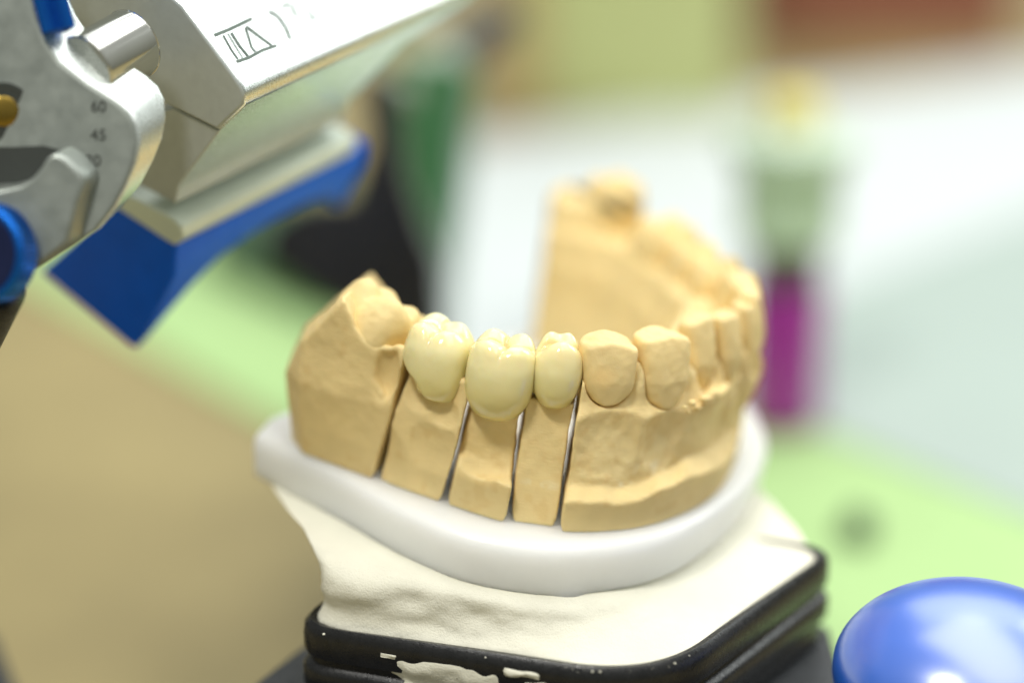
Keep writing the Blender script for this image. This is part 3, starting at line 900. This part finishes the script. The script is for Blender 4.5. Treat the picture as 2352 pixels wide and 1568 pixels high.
rim_patch(3.3, 3.75, -.18, -.42, 9, nu=16)
rim_patch(1.35, 1.62, -.10, -.22, 12, nu=12, thick=.03)
# crumbs of plaster along the front rim
bm = bmesh.new()
for k in range(60):
    i = rng.randint(len(ro))
    p = ro[i]
    if p[1] > cen[1] - .6 or (p[0] < q2[0] - 1.3 and rng.rand() < .8): continue
    s = .006 + .016 * rng.rand() ** 3
    m_ = Matrix.Translation(Vector(p + np.array([(rng.rand() - .5) * .16, (rng.rand() - .5) * .16 - .02, .045 + s * .2])) - Vector(mo)) @ Matrix.Diagonal((s, s * (.6 + rng.rand() * .6), s * .6, 1))
    bmesh.ops.create_icosphere(bm, subdivisions=1, radius=1.0, matrix=m_)
me = bpy.data.meshes.new('plaster_crumbs'); bm.to_mesh(me); bm.free()
a = me.color_attributes.new('tint', 'FLOAT_COLOR', 'POINT'); a.data.foreach_set('color', np.ones(len(me.vertices) * 4, np.float32))
me.materials.append(PLASTER)
o = bpy.data.objects.new('plaster_crumbs', me); col.objects.link(o); o.parent = mount; o['kind'] = 'stuff'

# =================================================================================================
# ARTICULATOR (metal instrument, upper left) and its dark lower frame
# =================================================================================================
AO = np.array((-6.5, 2.0, 0.0))
art = empty('articulator', AO)
tag(art, 'silver metal dental articulator with blue handle, blue knobs and engraved top bar', 'articulator')
Dc = np.array((.75, .51, -1.0)); DW = dirw(Dc)
Dn = DW / np.linalg.norm(DW)
def onplane(px, py, ref, nrm):
    q = world_pt(px, py, 10) - CAMW
    return CAMW + q * (((ref - CAMW) @ nrm) / (q @ nrm))
REF = world_pt(560, 230, 29.4)
barpoly = [(60, -330), (250, -135), (418, 14), (541, 180), (556, 203), (562, 222), (558, 243), (500, 300), (392, 246), (200, 140), (40, -60)]
P = np.array([onplane(x, y, REF, Dn) for x, y in barpoly])
ends = np.array([5.4, 4.9, 4.6, 4.2, 4.1, 4.0, 3.9, 3.2, 3.2, 3.6, 4.5])
bar = prism(P, DW, 'top_bar', ALU, art, AO, bev=.05, ends=ends, seg=4, capmat=ALUD)
# lower part of the bar, set back a little, with the flange
lowpoly = [(392, 250), (498, 303), (452, 366), (404, 430), (398, 470), (300, 420), (230, 300)]
P2 = np.array([onplane(x, y, REF, Dn) for x, y in lowpoly]) + DW * .03
low = prism(P2, DW, 'bar_web', ALUD, art, AO, bev=.02, ends=np.array([3.2, 3.1, 2.85, 2.8, 2.8, 3.0, 3.2]))
side = [(560, 244), (500, 302), (404, 432), (380, 440), (480, 290)]
P3 = np.array([onplane(x, y, REF, Dn) for x, y in side]) + DW * .05
web = prism(P3, DW, 'bar_side', ALU, art, AO, bev=.01, ends=np.array([3.85, 3.05, 2.75, 2.75, 3.1]))
flp = [(262, 446), (300, 452), (392, 500), (414, 522), (418, 548), (398, 566), (380, 556), (262, 478)]
P4 = np.array([onplane(x, y, REF, Dn) for x, y in flp]) + DW * .02
fl = prism(P4, DW, 'bar_flange', FLANGE, art, AO, bev=.03, ends=np.full(8, 2.9))
# blue curved handle under the flange
secs = []
hp = np.array([onplane(x, y, REF, Dn) for x, y in ((266, 470), (396, 562), (392, 640), (308, 806), (290, 800), (82, 628))]) + DW * .05
TLp, TRp = hp[0], hp[1]
for t, k in ((0, 1), (.12, .93), (.3, .80), (.6, .60), (.95, .44), (1.35, .38), (1.8, .35), (2.3, .35), (2.7, .39), (2.95, .44), (3.1, .56), (3.2, .62), (3.25, .58)):
    ring = [hp[0], hp[1]]
    for q, anc in ((hp[2], hp[1]), (hp[3], hp[1]), (hp[4], hp[1] * .9 + hp[0] * .1), (hp[5], hp[0])):
        ring.append(anc + (q - anc) * k)
    secs.append(np.array(ring) + DW * t)
handle = loft([resample(np.asarray(s), 60) if False else s for s in secs], 'blue_handle', BLUE, art, AO, sharp=35)
bevel(handle, .15, 5, 35)

# engraved marks on the top face of the bar
def on_top(px, py):
    """point on the bar's bright top face"""
    a, b = P[2], P[3]
    nrm = np.cross(b - a, DW); nrm /= np.linalg.norm(nrm)
    if nrm[2] < 0: nrm = -nrm
    return onplane(px, py, a, nrm), nrm
def stroke(pts, w, lift=.006):
    V = []; Fs = []
    pw = [on_top(*p) for p in pts]; nrm = pw[0][1]
    pts3 = np.array([q[0] for q in pw])
    for i in range(len(pts3)):
        t = pts3[min(i + 1, len(pts3) - 1)] - pts3[max(i - 1, 0)]; t /= np.linalg.norm(t)
        s = np.cross(t, nrm)
        V += [pts3[i] + s * w / 2 + nrm * lift, pts3[i] - s * w / 2 + nrm * lift]
    for i in range(len(pts3) - 1):
        Fs.append([2 * i, 2 * i + 1, 2 * i + 3, 2 * i + 2])
    return V, Fs
def strokes(list_, name, mat):
    V = []; Fs = []
    for k, (pts, w) in enumerate(list_):
        v, f = stroke(pts, w * 1.1, .006 + .0006 * k); o_ = len(V); V += v; Fs += [[i + o_ for i in q] for q in f]
    return mesh_obj(name, np.array(V) - AO, Fs, mat, art, False)
def z2d(x, y):     # reading of the enlarged view back to picture units
    return ((480 + x / 3.36) / 1.0885, (y / 3.36) / 1.0885)
S = lambda *p: [z2d(*q) for q in p]
strokes([(S((190, 298), (300, 255), (400, 208), (500, 160)), .035), (S((378, 520), (480, 485), (590, 425), (708, 385)), .035),
         (S((262, 300), (330, 420), (385, 500)), .022), (S((300, 285), (370, 400), (425, 490)), .012), (S((330, 280), (400, 390), (470, 475)), .03),
         (S((450, 235), (480, 330), (500, 400), (535, 440)), .022), (S((455, 225), (560, 305), (670, 385)), .03)], 'engraved_numeral', GROOVE)
for st in ((S((650, 100), (700, 125), (745, 170), (790, 240), (825, 330)), .022), (S((765, 60), (800, 40), (850, 60), (850, 100), (890, 140)), .016),
           (S((960, 80), (1010, 130), (1050, 150), (980, 165)), .014), (S((1010, 20), (1060, 30)), .012)):
    strokes([(st[0], st[1] * 1.8)], 'engraved_mark', GROOVE)

# chrome pin between housing and bar
pin0, pin1 = world_pt(214, 150, 29.0), world_pt(284, 112, 29.42)
lathe([(.44, 0), (.46, .02), (.46, .93), (.47, .935)], pin0 - (pin1 - pin0) * .3, pin1 - pin0, 'hinge_pin', CHROME, art, AO)
# condyle housing
DHc = np.array((.75, .95, -1.0)); DHw = dirw(DHc)
hpoly = [(-260, -240), (20, -200), (62, -60), (84, 40), (104, 92), (138, 142), (200, 190), (270, 234), (296, 258), (312, 288), (317, 330), (308, 380), (288, 430), (262, 480), (222, 532), (160, 574), (84, 622), (-40, 690), (-260, 720)]
HP = np.array([world_pt(x, y, 28.6) for x, y in hpoly])
housing = prism(HP, DHw * .42, 'condyle_housing', ALU, art, AO, bev=.06, seg=4, capmat=HOUS)
ring_c = world_pt(8, 256, 28.58)
toward = CAMW - ring_c; toward /= np.linalg.norm(toward)
lathe([(.31, -.3), (.31, -.02), (.285, .012), (.27, -.03), (.2, -.05), (.19, .02), (.12, .05)], ring_c, toward, 'brass_screw', BRASS, art, AO)
lathe([(.36, -.2), (.36, .008), (.30, .010)], ring_c, toward, 'screw_well', INKSHADE, art, AO)
# thin dark plate standing in for the shade in the slot, and pointer clamp
shade_poly = [(-120, 335), (30, 338), (100, 335), (160, 350), (185, 372), (140, 420), (60, 440), (-120, 450)]
RP = np.array([world_pt(x, y, 28.585) for x, y in shade_poly])
prism(RP, dirw(np.array((0, 0, -.06))), 'slot_shade', INKSHADE, art, AO)
clamp = [(-140, 445), (0, 436), (46, 426), (74, 408), (94, 384), (106, 362), (126, 351), (150, 364), (186, 400), (191, 424), (176, 470), (152, 560), (96, 604), (-140, 660)]
CP = np.array([world_pt(x, y, 28.3) for x, y in clamp])
clampo = prism(CP, dirw(np.array((.16, .12, -.3))), 'pointer_clamp', HOUS, art, AO, bev=.045, seg=4)
# blue knurled knob at the lower left, blue screw above
kc = world_pt(-42, 582, 28.1)
kax = dirw(np.array((-.35, -.05, .95)))
lathe([(.40, -.35), (.60, -.30), (.62, -.28), (.62, .02), (.57, .06), (.50, .06)], kc, kax, 'adjusting_knob', BLUEA, art, AO, n=128, knurl=((2, 3), .012), sharp=28)
lathe([(.52, .0), (.52, .07), (.46, .075), (.42, .066), (.1, .066)], kc, kax, 'knob_face', NAVY, art, AO)
lathe([(.12, -.4), (.20, -.36), (.20, .25), (.16, .3)], world_pt(118, 5, 28.5), dirw(np.array((-.25, 1, .1))), 'lock_screw', BLUEA, art, AO, n=48, knurl=((1, 2), .012))
# scale figures on the housing
def figure(txt, px, py, size):
    cu = bpy.data.curves.new('fig', 'FONT'); cu.body = txt; cu.size = size; cu.align_x = 'CENTER'; cu.align_y = 'CENTER'; cu.extrude = .002
    to = bpy.data.objects.new('fig', cu); col.objects.link(to)
    dg = bpy.context.evaluated_depsgraph_get()
    me = bpy.data.meshes.new_from_object(to.evaluated_get(dg)); bpy.data.objects.remove(to)
    me.materials.append(INKSHADE)
    o = bpy.data.objects.new('scale_figure', me); col.objects.link(o); o.parent = art
    p = world_pt(px, py, 28.59)
    R = Matrix(((1, 0, 0), (0, se, -ce), (0, ce, se))).to_4x4()
    o.matrix_world = Matrix.Translation(Vector(p)) @ R
    return o
bpy.context.view_layer.update()
figs = [('60', 226, 246), ('45', 226, 311), ('30', 214, 370)]
fo = [figure(t, x, y, .20) for t, x, y in figs]
# rear upright and rod behind, black leg on the left
up = [(835, 165), (900, 185), (925, 400), (965, 520), (1000, 600), (1010, 760), (985, 1010), (960, 1480), (830, 1480), (800, 1010), (780, 700), (690, 650), (610, 590), (620, 520), (700, 468), (810, 460), (850, 330)]
UP = np.array([world_pt(x, y, 41.0) for x, y in up])
prism(UP, dirw(np.array((.1, 0, -1.2))), 'rear_upright', BLACK, art, AO, bev=.08)
shade_pts = np.array([on_level(x, y, .12) for x, y in ((470, 610), (560, 520), (760, 480), (960, 560), (1030, 700), (960, 790), (700, 720))])
prism(shade_pts, (0, 0, .9), 'shade_slab', MATSHADE, art, AO, bev=.1)  # added dark slab painting the articulator's shadow on the mat
leg_top, leg_bot = world_pt(-20, 640, 28.4), on_level(-420, 1500, .2)
a_, u_, w_ = frame_from_axis(leg_bot - leg_top)
LL = np.linalg.norm(leg_bot - leg_top)
lathe([(.42, 0), (.48, .2), (.45, LL - .4), (.6, LL - .2), (.6, LL)], leg_top, leg_bot - leg_top, 'front_leg', BLACK, art, AO)
fb = np.array([on_level(x, y, 2.4) for x, y in ((-420, 1330), (-12, 1452), (46, 1590), (-60, 1800), (-480, 1700))])
prism(fb, (0, 0, -2.3), 'frame_end', DARK, art, AO, bev=.1)
# lower frame: dark slab that carries the mounting plate
lowfr = [on_level(420, 1690, 4.2), on_level(690, 1478, 4.2), on_level(1000, 1400, 4.2), on_level(1905, 1430, 4.2), on_level(1945, 1600, 4.2), on_level(1700, 1900, 4.2), on_level(700, 1950, 4.2)]
lf = prism(np.array(lowfr), (0, 0, -1.0), 'lower_frame', DARK, art, AO, bev=.12)
for (x, y) in ((560, 1720), (1780, 1700), (1200, 1480)):
    p = on_level(x, y, 3.2)
    lathe([(.45, 0), (.5, .1), (.5, 2.9), (.45, 3.2)], np.array((p[0], p[1], 0.0)), (0, 0, 1), 'frame_foot', BLACK, art, AO, n=32)

# blue glossy knob, lower right
bk = world_pt(2225, 1548, 28.8)
axk = np.array((0.10, -.12, 1.0))
R0 = 1.72
prof = [(R0 * .9, -3.0)] if False else []
th = np.linspace(-.55, math.pi / 2, 26)
prof = [(R0 * math.cos(t), (.62 * R0) * math.sin(t)) for t in th[:-1]] + [(.03, (.62 * R0))]
prof = [(.5, -(bk[2] - .02)), (.5, -1.4)] + prof
bl = lathe(prof, bk, axk / np.linalg.norm(axk) * 0 + np.array((0, 0, 1.0)), 'blue_knob', BLUEG, None, (bk[0], bk[1], 0), n=96, sharp=60)
bl.location = (bk[0], bk[1], 0)
tag(bl, 'glossy bright blue rounded knob in the lower right corner beside the mount', 'knob')

# =================================================================================================
# TABLE AND BACKGROUND
# =================================================================================================
WOOD = make_mat('pale_wood', (.325, .262, .118), rough=.5, var=.22, vscale=.16, bump=.01, bscale=2, stretch=(.3, 4, 1))
LIME = make_mat('lime_mat', (.41, .60, .26), rough=.7, var=.05, vscale=.5, bump=.01, bscale=8)
PAPER = make_mat('white_paper', (.62, .66, .665), rough=.8, var=.015, vscale=.2)
MINT = make_mat('pale_mint_board', (.40, .48, .44), rough=.6, var=.03, vscale=.2)
OLIVE = make_mat('yellow_green_card', (.56, .60, .27), rough=.7, var=.06, vscale=.15)
TAN = make_mat('tan_card', (.50, .36, .16), rough=.7, var=.08, vscale=.3)
BRICK = make_mat('brick_red_card', (.33, .125, .08), rough=.6, var=.1, vscale=.3)
GREEN = make_mat('dark_green_plastic', (.035, .14, .05), rough=.35, var=.15, vscale=.6)
PURPLE = make_mat('purple_liquid', (.34, .03, .30), rough=.25, var=.05, coat=.3)
PALEG = make_mat('pale_green_plastic', (.56, .68, .55), rough=.4, var=.03)
YELLOW = make_mat('yellow_plastic', (.86, .78, .32), rough=.4, var=.03)
MAUVE = make_mat('dark_mauve_plastic', (.12, .085, .10), rough=.4, var=.05)
RUBBER = make_mat('dark_rubber', (.03, .05, .03), rough=.7, var=.1)

n = 40
t = mesh_obj('table_top', [(-160, -120, 0), (160, -120, 0), (160, 220, 0), (-160, 220, 0)], [[0, 1, 2, 3]], WOOD, smooth=False)
tag(t, kind='structure')

def slab(pxs, z0, z1, name, mat, label, cat, bev=.03):
    pts = np.array([on_level(x, y, z0) for x, y in pxs]); c = pts.mean(0)
    o = prism(pts, (0, 0, z1 - z0), name, mat, None, c, bev=bev)
    o.location = c
    return tag(o, label, cat)
slab([(-260, 470), (60, 640), (650, 985), (1650, 1568), (2700, 2200), (3000, 900), (1500, 520), (500, 420)], .004, .10, 'cutting_mat', LIME,
     'lime green mat lying under the articulator on the wooden table', 'mat')
slab([(1740, 930), (2420, 1205), (3100, 700), (2420, 455), (1500, 800)], .11, .16, 'mint_folder', MINT, 'pale mint board lying flat on the right behind the bottle', 'board')
slab([(900, 1000), (1480, 830), (2420, 470), (3000, 250), (2400, 150), (1700, 240), (960, 345)], .165, .22, 'paper_sheet', PAPER,
     'large white sheet of paper behind the plaster arch', 'paper')
def box_at(px0, px1, py, zb, w_back, hgt, name, mat, label, cat):
    a, b = on_level(px0, py, zb), on_level(px1, py, zb)
    c = (a + b) / 2
    pts = np.array([a, b, b + np.array((0, w_back, 0)), a + np.array((0, w_back, 0))])
    o = prism(pts, (0, 0, hgt), name, mat, None, c, bev=.1)
    o.location = c
    return tag(o, label, cat)
box_at(1235, 1690, 285, .004, 4, 9, 'storage_box', OLIVE, 'blurred yellow-green box at the top centre behind the white paper', 'box')
box_at(1120, 1228, 300, .004, 3, 8, 'storage_box', TAN, 'narrow tan box left of the yellow-green box in the background', 'box')
box_at(1725, 2330, 105, .004, 4, 9, 'storage_box', BRICK, 'blurred brick red box at the upper right edge', 'box')
a = on_level(960, 640, .11)
gb = prism(np.array([world_pt(x, y, 46.0) for x, y in ((905, 120), (1075, 150), (1010, 640), (1000, 800), (985, 1174), (890, 1174), (880, 790))]), dirw(np.array((.3, 0, -1.5))), 'bench_tool', GREEN, None, (0, 0, 0), bev=.1)
tag(gb, 'dark green upright tool holding a pale rod behind the articulator, left of the white paper', 'tool')

rod0, rod1 = world_pt(905, 225, 46.2), world_pt(1330, -75, 49.5)
lathe([(.3, 0), (.45, .05), (.48, 1.7)], rod0, rod1 - rod0, 'tool_rod', ROD, gb)
lathe([(.48, 1.72), (.44, 2.3), (.36, 3.6)], rod0, rod1 - rod0, 'rod_end', DARK, gb)
# bottle with yellow cap
bp = on_level(1790, 962, .17)
bott = empty('stain_bottle', bp)
tag(bott, 'purple bottle with pale green collar and yellow cap standing behind the arch', 'bottle')
zx = (0, 0, 1.0)
lathe([(.74, 0), (.86, .08), (.86, 3.05), (.78, 3.2)], (0, 0, 0), zx, 'bottle_body', PURPLE, bott)
lathe([(.66, 3.2), (.76, 3.3), (.76, 4.05), (.7, 4.15)], (0, 0, 0), zx, 'shoulder', MAUVE, bott)
lathe([(.95, 4.15), (1.05, 4.25), (1.08, 5.9), (1.34, 5.95), (1.34, 6.4), (.9, 6.6)], (0, 0, 0), zx, 'collar', PALEG, bott)
lathe([(.55, 6.6), (.58, 6.65), (.56, 7.2), (.42, 7.32)], (0, 0, 0), zx, 'cap', YELLOW, bott)
# dark scrap on the mat
sp = on_level(1972, 1228, .10)
bm = bmesh.new(); bmesh.ops.create_icosphere(bm, subdivisions=3, radius=1.0)
for v in bm.verts:
    q = np.array(v.co)[None]
    k = 1 + .25 * fbm(q, 1.3, 2)[0]
    v.co = Vector((v.co.x * .30 * k, v.co.y * .50 * k, max(-.6, v.co.z) * .28 * k + .17))
me = bpy.data.meshes.new('rubber_scrap'); bm.to_mesh(me); bm.free()
me.polygons.foreach_set('use_smooth', [True] * len(me.polygons)); me.materials.append(RUBBER)
o = bpy.data.objects.new('rubber_scrap', me); o.location = sp; col.objects.link(o)
tag(o, 'small dark lump lying on the lime green mat right of the mount', 'scrap')

# =================================================================================================
# LIGHT, WORLD, CAMERA
# =================================================================================================
def area(name, loc, target, size, power, colr):
    l = bpy.data.lights.new(name, 'AREA'); l.shape = 'RECTANGLE'; l.size, l.size_y = size; l.energy = power; l.color = colr
    o = bpy.data.objects.new(name, l); o.location = loc
    o.rotation_euler = (Vector(target) - Vector(loc)).to_track_quat('-Z', 'Y').to_euler()
    col.objects.link(o); return o
area('ceiling_lamp', (24, 12, 95), (2, 2, 8), (125, 62), 72000, (1.0, 1.0, .97))
area('back_window', (30, 140, 112), (0, 0, 8), (110, 80), 52000, (.96, 1.0, 1.0))
area('bench_lamp', (-14, -22, 62), (0, 0, 10), (8, 8), 20000, (1.0, .98, .92))
area('window_light', (75, 55, 55), (2, 2, 8), (50, 50), 42000, (.95, 1.0, .98))
w = bpy.data.worlds.new('World'); sc.world = w; w.use_nodes = True
N, L = w.node_tree.nodes, w.node_tree.links
bg = N['Background']
tc = N.new('ShaderNodeTexCoord'); sx = N.new('ShaderNodeSeparateXYZ'); rp = N.new('ShaderNodeValToRGB')
L.new(tc.outputs['Generated'], sx.inputs[0])
mr = N.new('ShaderNodeMapRange'); mr.inputs['From Min'].default_value = -1; mr.inputs['From Max'].default_value = 1
L.new(sx.outputs['Z'], mr.inputs['Value']); L.new(mr.outputs['Result'], rp.inputs['Fac'])
cr = rp.color_ramp
cr.elements[0].position = .30; cr.elements[0].color = (.20, .19, .13, 1)
cr.elements[1].position = .95; cr.elements[1].color = (.85, .88, .84, 1)
e1 = cr.elements.new(.5); e1.color = (.36, .37, .30, 1)
e2 = cr.elements.new(.65); e2.color = (.55, .57, .50, 1)
L.new(rp.outputs['Color'], bg.inputs['Color']); bg.inputs['Strength'].default_value = .58

cd = bpy.data.cameras.new('camera'); cam = bpy.data.objects.new('camera', cd); col.objects.link(cam)
cam.location = tuple(CAMW); cam.rotation_euler = (math.pi / 2 - ELEV, 0, 0)
cd.sensor_width = 36; cd.lens = 80; cd.clip_start = .1; cd.clip_end = 2000
cd.dof.use_dof = True; cd.dof.focus_distance = 29.55; cd.dof.aperture_fstop = .08 / 2.05
sc.camera = cam
sc.view_settings.view_transform = 'Standard'; sc.view_settings.look = 'None'; sc.view_settings.exposure = 0
sc.render.engine = 'CYCLES'
sc.cycles.use_denoising = True
sc.cycles.max_bounces = 8
